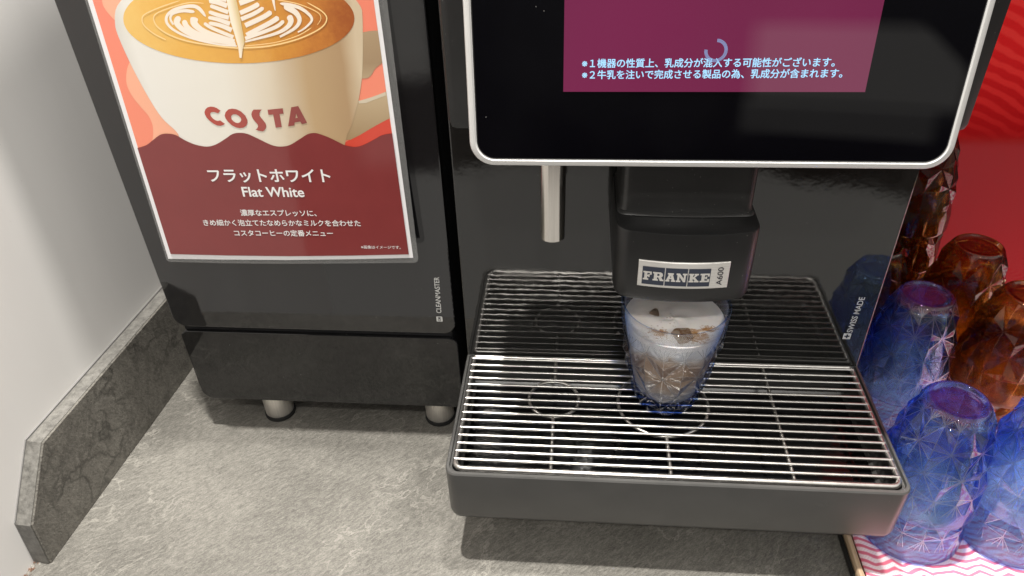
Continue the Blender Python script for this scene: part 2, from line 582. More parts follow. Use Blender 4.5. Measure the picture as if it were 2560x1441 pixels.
# drip tray
TD, TB, TT = .1375, .0505, .1072
bm = NB()
def ring(x0, x1, y0, y1, r, z):
    return [(a, b_, z) for a, b_ in rrect(x0, x1, y0, y1, (.001, .001, r, r), 8)]
e = .0005
loft(bm, [ring(.006, W - .006, -TD + .010, -.0006, .008, TB + .0002),
          ring(.0025, W - .0025, -TD + .0040, -.0006, .009, TB + .0018),
          ring(.0008, W - .0008, -TD + .0012, -.0006, .009, TB + .0055),
          ring(0, W, -TD, -.0006, .009, TB + .010),
          ring(-.0003, W + .0003, -TD - .0003, -.0006, .009, TT - .0012),
          ring(.0004, W - .0004, -TD + .0006, -.0006, .0085, TT),
          ring(.0022, W - .0022, -TD + .0028, -.0012, .0075, TT),
          ring(.0028, W - .0028, -TD + .0034, -.0014, .007, TT - .0022),
          ring(.0042, W - .0042, -TD + .0050, -.0018, .006, TT - .0026),
          ring(.0050, W - .0050, -TD + .0058, -.0022, .006, TT - .030),
          ring(.009, W - .009, -TD + .010, -.006, .006, TT - .034)])
tray = obj('drip_tray', bm, M_trayfront, mach, 35)
bm = NB()
box(bm, .006, W - .006, -TD + .0068, -.003, TT - .0337, TT - .0325)
obj('basin', bm, M_basin, tray)
# steel grille: frame wire, cross bars, three carrier rods, two cup rings
bm = NB()
GZ = TT + .0002
gx0, gx1, gy0, gy1 = .0066, W - .0066, -TD + .0064, -.0030
tube(bm, [(a, b_, GZ - .0006) for a, b_ in rrect(gx0, gx1, gy0, gy1, (.002, .002, .007, .007), 6)], .0022, 10, closed=True)
obj('grille_frame', bm, M_wire, tray, 60)
nb = 15
for k in range(nb):
    y = gy0 + .0078 + (gy1 - gy0 - .0078 - .004) * k / (nb - 1)
    wob = random.uniform(-.0002, .0002)
    bm = NB()
    tube(bm, [(gx0 - .0008, y + wob, GZ + .0007), (.17, y - wob, GZ + .0007), (gx1 + .0008, y + wob * .5, GZ + .0007)], .00126, 8)
    obj('grille_bar', bm, M_wire, tray, 60)
zr = GZ - .0022
for xr, segs in ((.0797, ((gy0, -.0725), (-.0315, gy1))), (.1694, ((gy0, -.0896), (-.0165, gy1))), (.2590, ((gy0, gy1),))):
    for a, b_ in segs:
        bm = NB()
        tube(bm, [(xr, a, zr), (xr, (a + b_) / 2, zr), (xr, b_, zr)], .0016, 8)
        obj('carrier_rod', bm, M_wire, tray, 60)
for cx_, cy_, r_ in ((.0795, -.0522, .0208), (.1694, -.0530, .0367)):
    bm = NB()
    tube(bm, [(cx_ + r_ * math.cos(2 * PI * k / 64), cy_ + r_ * math.sin(2 * PI * k / 64), zr + .0003) for k in range(64)], .0014, 8, closed=True)
    obj('cup_ring', bm, M_wire, tray, 60)

# hot water pipe
bm = NB()
lathe(bm, [(.0072, .2640), (.0078, .2637), (.0090, .2648), (.0090, .36)], .0779, -.050, 40)
obj('water_pipe', bm, M_pipe, mach, 40)

# coffee spout: neck, wide block with bulged front, aluminium badge
XS = .1685
def yfront(x, y0, c):
    return y0 + c * (x - XS) ** 2
def spout_ring(hw, yf, c, rc, yb, z, n=7, m=12):
    pts = []
    x0, x1 = XS - hw, XS + hw
    # front, left to right, then round the back
    cl = yfront(x0 + rc, yf, c)
    for k in range(n + 1):                     # left front corner
        a = R(180 + 90 * k / n)
        pts.append((x0 + rc + rc * math.cos(a), cl + rc + rc * math.sin(a), z))
    for k in range(1, m):
        xx = x0 + rc + (x1 - x0 - 2 * rc) * k / m
        pts.append((xx, yfront(xx, yf, c), z))
    for k in range(n + 1):
        a = R(270 + 90 * k / n)
        pts.append((x1 - rc + rc * math.cos(a), cl + rc + rc * math.sin(a), z))
    pts += [(x1, yb, z), (x0, yb, z)]
    return pts
YF, CF = -.0845, 3.3
bm = NB()
ZB0, ZB1 = .2325, .2885
loft(bm, [spout_ring(.0440, YF + .0045, CF, .010, -.0006, ZB0 - .0008),
          spout_ring(.0458, YF + .0022, CF, .012, -.0006, ZB0),
          spout_ring(.0470, YF + .0002, CF, .013, -.0006, ZB0 + .004),
          spout_ring(.0474, YF, CF, .013, -.0006, ZB0 + .020),
          spout_ring(.0474, YF, CF, .013, -.0006, ZB1 - .0016),
          spout_ring(.0470, YF + .0004, CF, .0128, -.0006, ZB1 - .0005),
          spout_ring(.0458, YF + .0018, CF, .012, -.0006, ZB1)])
spout = obj('spout', bm, M_matte, mach, 40)
bm = NB()
ny = -.0585
loft(bm, [spout_ring(.0462, ny - .0040, 1.4, .006, -.0007, ZB1 + .0004),
          spout_ring(.0460, ny - .0028, 1.2, .006, -.0007, ZB1 + .0014),
          spout_ring(.0452, ny - .0006, .8, .007, -.0007, ZB1 + .0022),
          spout_ring(.0446, ny, .7, .0075, -.0007, ZB1 + .0050),
          spout_ring(.0442, ny, .6, .0075, -.0007, .40)])
obj('spout_neck', bm, M_neck, mach, 40)
# outlet plate under the block
bm = NB()
box(bm, XS - .03, XS + .03, -.066, -.02, ZB0 - .0065, ZB0 - .001, .002)
obj('outlet', bm, M_body, spout)
# badge on the bulged face
BX0, BX1, BZ0, BZ1 = .1372, .1977, .2462, .2671
def bp(s, t_, off):
    xx = BX0 + s * (BX1 - BX0)
    return (xx, yfront(xx, YF, CF) - off, BZ0 + t_ * (BZ1 - BZ0))
bm = NB()
N_ = 24
loft(bm, [[bp(k / N_, 0, .0002) for k in range(N_ + 1)] + [bp(1 - k / N_, 1, .0002) for k in range(N_ + 1)],
          [bp(k / N_, 0, .0010) for k in range(N_ + 1)] + [bp(1 - k / N_, 1, .0010) for k in range(N_ + 1)],
          [bp(.006 + .988 * k / N_, .02, .0013) for k in range(N_ + 1)] + [bp(.994 - .988 * k / N_, .98, .0013) for k in range(N_ + 1)]], True, False)
vs0 = [bm.verts.new(bp(.006 + .988 * k / N_, .02, .0013)) for k in range(N_ + 1)]
vs1 = [bm.verts.new(bp(.006 + .988 * k / N_, .98, .0013)) for k in range(N_ + 1)]
for k in range(N_):
    bm.faces.new((vs0[k], vs0[k + 1], vs1[k + 1], vs1[k]))
badge = obj('badge', bm, M_badge, mach, 30)
bm = NB()
for s0, s1 in ((.046, .288), (.298, .540), (.550, .792)):
    a = [bm.verts.new(bp(s0 + (s1 - s0) * k / 6, .105, .0015)) for k in range(7)]
    c_ = [bm.verts.new(bp(s0 + (s1 - s0) * k / 6, .795, .0015)) for k in range(7)]
    for k in range(6):
        bm.faces.new((a[k], a[k + 1], c_[k + 1], c_[k]))
obj('badge_fields', bm, plain('navy_enamel', (.030, .038, .062), .3), badge)
GL = {
 'F': [[(0,0),(.65,0),(.65,.18),(.5,.18),(.5,.42),(.62,.42),(.62,.34),(.78,.34),(.78,.68),(.62,.68),(.62,.6),(.5,.6),(.5,.82),(.8,.82),(.8,.62),(1,.62),(1,1),(0,1),(0,.82),(.15,.82),(.15,.18),(0,.18)]],
 'E': [[(0,0),(1,0),(1,.36),(.8,.36),(.8,.18),(.5,.18),(.5,.42),(.6,.42),(.6,.34),(.75,.34),(.75,.66),(.6,.66),(.6,.58),(.5,.58),(.5,.82),(.8,.82),(.8,.64),(1,.64),(1,1),(0,1),(0,.82),(.15,.82),(.15,.18),(0,.18)]],
 'R': [[(0,0),(.5,0),(.5,.18),(.4,.18),(.4,.4),(.5,.4),(.68,0),(1,0),(1,.18),(.9,.18),(.78,.44),(.88,.52),(.92,.7),(.86,.9),(.7,1),(0,1),(0,.82),(.1,.82),(.1,.18),(0,.18)],
       [(.4,.58),(.4,.82),(.56,.82),(.62,.7),(.56,.58)]],
 'A': [[(0,0),(.42,0),(.42,.18),(.36,.18),(.4,.3),(.6,.3),(.64,.18),(.58,.18),(.58,0),(1,0),(1,.18),(.92,.18),(.72,.82),(.8,.82),(.8,1),(.2,1),(.2,.82),(.3,.82),(.08,.18),(0,.18)],
       [(.45,.46),(.5,.68),(.55,.46)]],
 'N': [[(0,0),(.42,0),(.42,.18),(.3,.18),(.3,.6),(.68,0),(.88,0),(.88,.82),(1,.82),(1,1),(.58,1),(.58,.82),(.7,.82),(.7,.42),(.32,1),(0,1),(0,.82),(.1,.82),(.1,.18),(0,.18)]],
 'K': [[(0,0),(.5,0),(.5,.18),(.4,.18),(.4,.42),(.62,.18),(.54,.18),(.54,0),(1,0),(1,.18),(.92,.18),(.6,.56),(.86,.82),(.95,.82),(.95,1),(.55,1),(.55,.82),(.62,.82),(.4,.58),(.4,.82),(.5,.82),(.5,1),(0,1),(0,.82),(.1,.82),(.1,.18),(0,.18)]]}
bm = NB()
for ch, s0, s1 in (('F', .055, .148), ('R', .162, .282), ('A', .302, .410), ('N', .418, .536), ('K', .556, .668), ('E', .680, .783)):
    flat(bm, [[bp(s0 + (s1 - s0) * a, .285 + .335 * c_, .0018) for a, c_ in lp] for lp in GL[ch]])
obj('lettering', bm, M_badge, badge)
bm = NB()
def badge_text(s, a0, a1, c0, c1):
    vs, fs = text_geo(s, .004)
    x0 = min(q[0] for q in vs); x1 = max(q[0] for q in vs); y0 = min(q[1] for q in vs); y1 = max(q[1] for q in vs)
    bv = [bm.verts.new(bp(a1 - (y_ - y0) / (y1 - y0) * (a1 - a0) if False else a0 + (1 - (y_ - y0) / (y1 - y0)) * (a1 - a0), c0 + (x_ - x0) / (x1 - x0) * (c1 - c0), .0016)) for x_, y_ in vs]
    for q in fs:
        bm.faces.new([bv[i] for i in q])
badge_text('A600', .868, .932, .13, .83)
obj('lettering', bm, plain('dark_ink', (.03, .03, .04), .5), badge)

# touchscreen, leaning slightly back
TN = Vector((0, 1, -.113)).normalized()
TO = Vector((.1706, -.0890, .3387))
TU = Vector((0, .113, 1)).normalized()
TX = Vector((1, 0, 0))
def tp(a, c_, d=0):
    return tuple(TO + TX * a + TU * c_ - TN * d)
def tuv(u, v, d=0):
    return on_plane(TN, TO - TN * d, u, v)
HWT, HT = .1424, .222
bm = NB()
def tr(grow, r, d):
    return [tp(a, c_, d) for a, c_ in rrect(-HWT - grow, HWT + grow, -grow, HT + grow, r, 10)]
loft(bm, [tr(-.004, .011, -.016), tr(-.0008, .0145, -.0155), tr(0, .015, -.0145), tr(0, .015, -.0022), tr(-.0006, .0146, -.0008), tr(-.0016, .0138, -.0002), tr(-.0036, .0122, 0), tr(-.0043, .0116, -.0006)])
screen = obj('touchscreen', bm, M_bezel, mach, 35)
bm = NB()
loft(bm, [tr(-.0044, .0115, -.004), tr(-.0044, .0115, -.0007), tr(-.0053, .0108, -.0002)])
obj('screen_glass', bm, M_screen, screen, 12)
bm = NB()
dr = [tp(-.0855, .0462, .0002), tp(.0847, .0462, .0002), tp(.0847, .2, .0002), tp(-.0855, .2, .0002)]
bm.faces.new([bm.verts.new(q) for q in dr])
x = M('lit_display')
em = lin(124, 35, 76)
n1 = x.noise(x.coord(), 7, 1)
ec = x.ramp(n1, [(.35, tuple(c * .9 for c in em)), (.65, tuple(c * 1.05 for c in em))])
x.l(ec, x.b.inputs['Emission Color'])
x.set(Base_Color=(.004, .004, .006, 1), Roughness=.02, IOR=1.75, Emission_Strength=.9)
obj('display', bm, x.m, screen)
x = M('lit_text')
x.set(Base_Color=(.01, .01, .01, 1), Emission_Color=(*lin(160, 215, 248), 1), Emission_Strength=1.25)
M_lit = x.m
bm = NB()
up = TU
text_on(bm, '※１機器の性質上、乳成分が混入する可能性がございます。', tuv(1455, 168, .0004), tuv(2086, 165, .0004), up, .016)
text_on(bm, '※２牛乳を注いで完成させる製品の為、乳成分が含まれます。', tuv(1455, 196.5, .0004), tuv(2105, 192.5, .0004), up, .016)
obj('lettering', bm, M_lit, screen)
bm = NB()
cs = tuv(1790, 127, .0005)
r1 = .0064; r0 = .0046
for k in range(44):
    a0 = R(88 - 275 * k / 44); a1 = R(88 - 275 * (k + .62) / 44)
    q = [(r0, a0), (r1, a0), (r1, a1), (r0, a1)]
    bm.faces.new([bm.verts.new(tuple(cs + TX * (r_ * math.cos(a)) + TU * (r_ * math.sin(a)))) for r_, a in q])
x = M('lit_spinner')
x.set(Base_Color=(.01, .01, .01, 1), Emission_Color=(*lin(140, 170, 220), 1), Emission_Strength=.9)
obj('loading_ring', bm, x.m, screen)
# head of the machine behind the screen
bm = NB()
box(bm, .012, W - .012, -.068, -.0007, .352, .56, .006)
obj('screen_mount', bm, M_matte, mach, 40)
# print on the front panel: SWISS MADE with a cross mark
bm = NB()
Z = Vector((0, 0, 1))
text_on(bm, 'SWISS MADE', (.3268, -.0004, .1440), (.3286, -.0004, .1806), Vector((-1, 0, 0)), .012, height=.0046)
cx_, cz_ = .3236, .1398
h = .0031
def cross(bm):
    a, c_ = .0021, .0007
    outer = [(-h, -h), (h, -h), (h, h), (-h, h)]
    hole = [(-c_, -a), (c_, -a), (c_, -c_), (a, -c_), (a, c_), (c_, c_), (c_, a), (-c_, a), (-c_, c_), (-a, c_), (-a, -c_), (-c_, -c_)]
    flat(bm, [[(cx_ + q, -.0004, cz_ + w_) for q, w_ in outer], [(cx_ + q, -.0004, cz_ + w_) for q, w_ in hole[::-1]]])
cross(bm)
obj('lettering', bm, M_white_ink, mach)

# ------------------------------------------------------------------ milk cooler beside the machine
fr = empty('milk_cooler', (-.137, .2, 0))
tag(fr, 'black milk cooler cabinet with drawer and steel feet beside the wall', 'cooler')
FX0, FX1 = -.2668, -.0086
bm = NB()
box(bm, FX0 + .004, FX1 - .0035, .004, .50, .042, .655, .003)
obj('cabinet', bm, M_body, fr, 40)
bm = NB()
plate_xz(bm, FX0, FX1, .1302, .66, .0115, 0, .0038, .0009)
door = obj('door', bm, M_gloss_door, fr, 12)
bm = NB()
plate_xz(bm, FX0 + .0014, FX1 + .0006, .0394, .1247, (.0095, .008, .0115, .010), .0002, .0038, .0009)
obj('drawer', bm, M_gloss_drawer, fr, 12)
for fx, fy in ((-.2045, .0245), (-.0378, .0265), (-.2045, .44), (-.0378, .44)):
    bm = NB()
    lathe(bm, [(.0138, .0042), (.0142, .0048), (.0142, .0435)], fx, fy, 40)
    fo = obj('foot', bm, M_foot, fr, 40)
    bm = NB()
    lathe(bm, [(.0150, 0), (.0154, .0012), (.0150, .0042)], fx, fy, 40)
    obj('rubber_pad', bm, M_rubber, fo, 40)
bm = NB()
text_on(bm, 'CLEANMASTER', (-.0198, -.0004, .1535), (-.0186, -.0004, .1915), Vector((-1, 0, 0)), .012, height=.0043)
flat(bm, [[(a, -.0004, c_) for a, c_ in rrect(-.0247, -.0194, .1440, .1497, .0008, 3)]])
obj('lettering', bm, M_white_ink, fr)
bm = NB()
text_on(bm, 'CM', (-.0208, -.0006, .1448), (-.0208, -.0006, .1489), Vector((-1, 0, 0)), .01, height=.0026)
obj('lettering', bm, plain('black_ink', (.02, .02, .02), .5), fr)

# ------------------------------------------------------------------ laminated poster on the cooler door
PS = .012 / .22
PNv = Vector((0, 1, -PS)).normalized()
POv = Vector((-.14, -.0128, .25))
PUv = Vector((0, PS, 1)).normalized()
def P(u, v, d=0.):
    return tuple(on_plane(PNv, POv - PNv * d, u, v))
post = empty('poster', P(730, 655))
tag(post, 'laminated menu poster of a flat white coffee taped on the cooler door', 'poster')
def printed(name, col):
    x = M(name)
    x.set(Base_Color=(*col, 1), Roughness=.45)
    return x.m
def lerp(a, b, t_):
    return (a[0] + (b[0] - a[0]) * t_, a[1] + (b[1] - a[1]) * t_)
LL = lambda v: lerp((212, 0), (416.5, 650), v / 650)         # laminate edges in the photo
LR = lambda v: lerp((967, 0), (1045, 652), v / 652)
VT = -420
bm = NB()
film = [(424, 655), (560, 658.5), (700, 660), (880, 659), (1036, 657.5), (1043, 654), (1045.5, 646), LR(VT), LL(VT), (414.5, 644), (417, 651)]
flat(bm, [[P(*q, .0004) for q in film]])
flat(bm, [[P(*q, 0) for q in film]])
x = M('plastic_film')
for nd in (x.b,):
    x.t.nodes.remove(nd)
tr_ = x.n('ShaderNodeBsdfTransparent'); tr_.inputs[0].default_value = (.93, .93, .93, 1)
df = x.n('ShaderNodeBsdfDiffuse'); df.inputs[0].default_value = (.55, .55, .54, 1)
m1 = x.n('ShaderNodeMixShader'); m1.inputs[0].default_value = .14
x.l(tr_.outputs[0], m1.inputs[1]); x.l(df.outputs[0], m1.inputs[2])
x.l(m1.outputs[0], x.out.inputs['Surface'])
obj('plastic_film', bm, x.m, post)
bm = NB()
PLc = lambda v: lerp((219, 0), (421, 647.5), v / 647.5)
PRc = lambda v: lerp((945.5, 0), (1033, 645), v / 645)
flat(bm, [[P(*q, .0005) for q in ((421, 647.5), (560, 649.5), (720, 650.5), (880, 648.5), (1033, 645), PRc(VT), PLc(VT))]])
paper = obj('paper', bm, printed('white_paper', (.80, .79, .80)), post)
IL = lambda v: lerp((231, 0), (426.6, 635.6), v / 635.6)
IR = lambda v: lerp((934, 0), (1022, 636.5), v / 636.5)
bm = NB()
flat(bm, [[P(*q, .0006) for q in ((426.6, 635.6), (1022, 636.5), IR(VT), IL(VT))]])
x = M('coral_print')
sx, sy, sz = x.sep(x.coord())
x.base(x.ramp(x.math('MULTIPLY_ADD', sz, 4.0, -1.0), [(.15, lin(238, 138, 108)), (.75, lin(236, 132, 108))]))
x.set(Roughness=.45)
coral = obj('coral_field', bm, x.m, paper)
bm = NB()
bl1 = catmull([(254, -60), (255, 0), (262, 22), (278, 42), (292, 56), (300, 62)], 6) + [(330, 40), (360, -60)]
flat(bm, [[P(*q, .0007) for q in bl1]])
bl2 = catmull([(326, 152), (318, 172), (315.5, 198), (319, 218), (332, 243), (352, 268), (371, 290), (381, 312), (383, 335), (381, 352)], 6) + [(470, 352), (380, 240)]
flat(bm, [[P(*q, .0007) for q in bl2]])
obj('peach_shape', bm, printed('peach_print', lin(240, 172, 140)), paper)
bm = NB()
flat(bm, [[P(*q, .0007) for q in ((850, 366), (880, 345), (973, 296), IR(340), IR(372), (900, 374))]])
obj('red_shape', bm, printed('red_print', lin(206, 66, 46)), paper)
# printed cup
x = M('cup_print')
co = x.coord()
sx, sy, sz = x.sep(co)
ux = x.math('MULTIPLY_ADD', sx, 5.7, 1.30)
body = x.ramp(x.math('ADD', ux, x.math('MULTIPLY', x.noise(co, 24, 2), .05)),
              [(.02, lin(206, 203, 194)), (.10, lin(226, 223, 215)), (.44, lin(224, 219, 207)), (.62, lin(212, 199, 177)), (.78, lin(184, 156, 118)), (.93, lin(172, 142, 106)), (1.0, lin(205, 186, 156))])
x.base(body)
x.set(Roughness=.45)
M_cup = x.m
bm = NB()
cx0, cy0, ea, eb = 597, 47, 310, 118
rim = [(cx0 + ea * math.cos(R(a)), cy0 - 8 + eb * math.sin(R(a))) for a in range(180, 361, 6)]
left = catmull([(860, 372), (868, 338), (880, 311.5), (890, 274), (896, 253), (904.5, 197), (907, 140), (907, 84), (906.5, 50)][::-1], 5)
right = catmull([(451, 372), (445, 335), (404, 294), (365, 233), (324, 155), (293, 84), (287, 55)], 5)
flat(bm, [[P(*q, .0008) for q in rim[:-1] + left + right[:-1]]])
cup_pic = obj('cup_picture', bm, M_cup, paper)
# handle of the printed cup
x = M('handle_print')
sx, sy, sz = x.sep(x.coord())
x.base(x.ramp(x.math('MULTIPLY_ADD', sz, 8.0, -2.55), [(.02, lin(158, 132, 96)), (.30, lin(190, 168, 134)), (.45, lin(158, 132, 100)), (.62, lin(172, 148, 116)), (.86, lin(222, 206, 184))]))
x.set(Roughness=.45)
M_handle = x.m
bm = NB()
flat(bm, [[P(*q, .00072) for q in [(896, 84), (918, 79), (930, 77.5), IR(76.6), IR(157)] + catmull([(953, 160), (938, 172), (929, 187), (920, 195), (905, 197), (896, 197)], 4)]])
flat(bm, [[P(*q, .00072) for q in [(885, 253), (897, 252.5), (930, 245), IR(229), IR(296), (955, 306), (930, 320), (900, 338), (876, 350), (850, 351)]]])
obj('handle_picture', bm, M_handle, paper)
# lighter rim lip of the handle's lower branch
bm = NB()
flat(bm, [[P(*q, .00076) for q in [(896, 253), (930, 243), (963.5, 230.5), (965, 239), (935, 250), (915, 258), (898, 259)]]])
obj('handle_edge', bm, printed('handle_edge_print', lin(205, 192, 168)), paper)
# coffee surface
x = M('crema_print')
co = x.coord()
sx, sy, sz = x.sep(co)
nz = x.noise(co, 90, 5, .7)
ux = x.math('ADD', x.math('MULTIPLY_ADD', sx, 5.7, 1.30), x.math('MULTIPLY', x.math('SUBTRACT', nz, .5), .30))
x.base(x.ramp(ux, [(.05, lin(232, 190, 104)), (.28, lin(226, 172, 74)), (.55, lin(216, 156, 62)), (.78, lin(196, 126, 52)), (.96, lin(158, 84, 34))]))
x.set(Roughness=.45)
bm = NB()
flat(bm, [[P(597 + 289 * math.cos(R(a)), 47 + 112 * math.sin(R(a)), .0009) for a in range(0, 360, 4)]])
obj('coffee_picture', bm, x.m, paper)
# latte art
def zl(p): return (270 + p[0] / 6.919, p[1] / 6.919)
def zr_(p): return (600 + p[0] / 6.919, p[1] / 6.919)
def stroke(bm, pts, w0, w1, d, conv, taper=.5):
    c_ = catmull([conv(q) for q in pts], 6)
    n = len(c_)
    L_, R_ = [], []
    for i, q in enumerate(c_):
        a = c_[max(i - 1, 0)]; b_ = c_[min(i + 1, n - 1)]
        dx, dy = b_[0] - a[0], b_[1] - a[1]
        l_ = math.hypot(dx, dy) or 1
        t_ = i / (n - 1)
        wd = (w0 + (w1 - w0) * t_) / 6.919 / 2
        # round start
        wd *= min(1, math.sqrt(max(.02, 1 - (1 - min(1, t_ * 7)) ** 2)))
        L_.append((q[0] - dy / l_ * wd, q[1] + dx / l_ * wd)); R_.append((q[0] + dy / l_ * wd, q[1] - dx / l_ * wd))
    vl = [bm.verts.new(P(*q, d)) for q in L_]; vr = [bm.verts.new(P(*q, d)) for q in R_]
    for i in range(n - 1):
        bm.faces.new((vl[i], vl[i + 1], vr[i + 1], vr[i]))
bm = NB()
i_ = [0]
def S(pts, w0, w1, conv):
    i_[0] += 1
    stroke(bm, pts, w0, w1, .00100 + .000004 * i_[0], conv)
S([(1690, 290), (1560, 140), (1400, 110), (1150, 170), (1020, 280), (1030, 420), (1200, 560), (1500, 680), (1900, 770), (2230, 800)], 70, 26, zl)
S([(1500, 210), (1300, 190), (1120, 240), (1080, 330), (1130, 430)], 64, 30, zl)
S([(1240, 290), (1190, 400), (1330, 540), (1600, 660), (2000, 740), (2210, 770)], 120, 30, zl)
S([(1310, 350), (1380, 480), (1600, 600), (2000, 690), (2200, 745)], 100, 36, zl)
S([(1500, 300), (1500, 420), (1700, 560), (2190, 710)], 150, 50, zl)
S([(1660, 400), (1800, 490), (2170, 645)], 56, 60, zl)
S([(1740, 400), (1950, 445), (2140, 525)], 60, 84, zl)
S([(1730, 305), (1900, 340), (2110, 415)], 60, 80, zl)
S([(1740, 205), (1900, 262), (2090, 310)], 60, 76, zl)
S([(1765, 100), (1900, 150), (2080, 215)], 64, 74, zl)
S([(1745, 10), (1900, 45), (2060, 105)], 90, 84, zl)
S([(1700, -90), (1880, -50), (2050, 0)], 90, 84, zl)
S([(340, -90), (200, -20), (-10, 60)], 100, 90, zr_)
S([(330, 70), (200, 140), (0, 230)], 84, 80, zr_)
S([(410, 135), (250, 235), (20, 335)], 66, 74, zr_)
S([(545, 205), (400, 300), (90, 445)], 86, 84, zr_)
S([(670, 300), (500, 410), (110, 610)], 92, 78, zr_)
S([(760, 360), (600, 480), (90, 670)], 66, 64, zr_)
S([(840, 270), (880, 370), (810, 480), (600, 590), (90, 725)], 116, 30, zr_)
S([(760, 110), (950, 210), (1030, 350), (950, 490), (690, 640)], 112, 36, zr_)
S([(690, 60), (1000, 125), (1190, 250), (1240, 360), (1120, 490), (1000, 560)], 70, 24, zr_)
S([(570, -40), (585, 60), (610, 190)], 62, 14, zr_)
obj('latte_art', bm, printed('milk_print', lin(238, 226, 210)), paper)
bm = NB()
S([(1660, 60), (1400, 50), (1100, 130), (850, 230), (790, 320), (850, 460), (1050, 600), (1400, 720), (1900, 800), (2250, 835)], 18, 26, zl)
S([(1250, 10), (900, 130), (640, 250), (590, 340), (630, 450), (800, 590), (1000, 690)], 22, 18, zl)
S([(640, 0), (1000, 70), (1330, 210), (1400, 320), (1340, 430)], 20, 8, zr_)
S([(1150, 40), (1420, 200), (1500, 340), (1380, 500), (1000, 680), (500, 800), (0, 835)], 20, 26, zr_)
S([(1240, 480), (1000, 620), (600, 740), (80, 800)], 16, 14, zr_)
obj('foam_rings', bm, printed('foam_print', lin(244, 210, 146)), paper)
bm = NB()
x = M('milk_stream_print')
sx, sy, sz = x.sep(x.coord())
x.base(x.ramp(x.math('MULTIPLY_ADD', sx, 118, 16.95), [(.1, lin(242, 232, 214)), (.45, lin(240, 226, 200)), (.9, lin(216, 192, 142))]))
x.set(Roughness=.45)
flat(bm, [[P(*zl(q), .00125) for q in [(1960, -500), (2110, -500), (2220, 0), (2290, 330), (2365, 740), (2330, 850), (2310, 1010), (2275, 1000), (2255, 830), (2190, 600), (2120, 380), (2050, 0)]]])
obj('milk_stream', bm, x.m, paper)
# cup lettering
def z1p(q): return (490 + q[0] / 8.533, 240 + q[1] / 8.533)
bm = NB()
cst = [
 [[(520,315),(440,260),(380,238),(310,230),(240,250),(200,290),(180,345),(190,400),(230,470),(300,540),(380,600),(450,632),(520,640),(570,628),(618,600),(510,522),(490,532),(455,535),(410,520),(360,485),(320,440),(302,400),(305,370),(330,348),(380,345),(430,360),(470,375)]],
 [[(610,420),(630,350),(690,290),(770,273),(860,285),(960,335),(1050,420),(1095,510),(1100,570),(1070,640),(1010,680),(930,690),(850,675),(760,625),(680,550),(630,480)],
  [(745,450),(760,415),(800,395),(850,395),(910,425),(955,470),(965,515),(945,560),(900,582),(850,575),(800,545),(760,500)]],
 [[(1230,293),(1405,293),(1370,330),(1350,380),(1355,420),(1390,470),(1440,530),(1485,590),(1500,640),(1490,690),(1455,740),(1420,758),(1340,745),(1270,722),(1305,695),(1325,650),(1315,610),(1270,560),(1220,500),(1190,440),(1180,390),(1195,335)]],
 [[(1525,298),(1850,265),(1868,380),(1782,388),(1830,668),(1700,680),(1645,400),(1545,405)]],
 [[(2030,245),(2180,217),(2370,575),(2258,605),(2222,548),(2105,570),(2097,632),(1965,652)], [(2135,380),(2170,468),(2120,478)]]]
for g in cst:
    flat(bm, [[P(*z1p(q), .0010) for q in lp] for lp in g])
x = M('brick_red_print')
sx, sy, sz = x.sep(x.coord())
x.base(x.ramp(x.math('MULTIPLY_ADD', sx, 9, 1.75), [(.2, lin(172, 66, 52)), (.8, lin(138, 70, 66))]))
x.set(Roughness=.45)
obj('lettering', bm, x.m, paper)
# maroon field with its wavy top
bm = NB()
wave = catmull([(343.5, 370.5), (365.4, 363.6), (382, 351), (401.5, 337), (421, 334.7), (440, 338.6), (465, 352.5), (490, 362.5), (517, 367), (539, 362), (562.7, 348),
                (581.4, 335.5), (599, 332.6), (619, 335.5), (644.7, 347), (677.5, 362.5), (701, 367), (724.4, 363), (748, 349), (769, 336), (785, 333), (798.7, 335.5), (821.6, 344), (848.7, 357),
                (863, 363.6), (888, 367.8), (909, 362.6), (934, 350), (955, 338.6), IR(333.5)], 4)
flat(bm, [[P(*q, .00115) for q in wave + [(1022, 636.5), (870, 639.5), (720, 641), (560, 639), (426.6, 635.6)]]])
x = M('maroon_print')
n1 = x.noise(x.coord(), 30, 4)
x.base(x.ramp(n1, [(.3, lin(118, 38, 38)), (.7, lin(124, 42, 42))]))
x.set(Roughness=.45)
obj('maroon_field', bm, x.m, paper)
bm = NB()
for s, q0, q1, bold in (('フラットホワイト', (525, 453), (827.5, 454), .022), ('Flat White', (608.6, 491.5), (761.6, 492.5), .022),
                        ('濃厚なエスプレッソに、', (602.5, 538.5), (792, 540), .014),
                        ('きめ細かく泡立てたなめらかなミルクを合わせた', (510, 563.2), (902, 565), .014),
                        ('コスタコーヒーの定番メニュー', (587, 589), (833.5, 590), .014),
                        ('※画像はイメージです。', (903, 621.5), (1002, 622.5), .004)):
    text_on(bm, s, P(*q0, .0013), P(*q1, .0013), PUv, bold)
obj('lettering', bm, printed('white_print', (.80, .79, .78)), paper)
# the clear gloss of the lamination on every printed surface
for o in [post] + list(post.children_recursive):
    if o.type == 'MESH' and o.name.split('.')[0] != 'plastic_film':
        nb_ = o.data.materials[0].node_tree.nodes['Principled BSDF']
        nb_.inputs['Coat Weight'].default_value = 1.0
        nb_.inputs['Coat Roughness'].default_value = .06
        nb_.inputs['Coat IOR'].default_value = 1.5

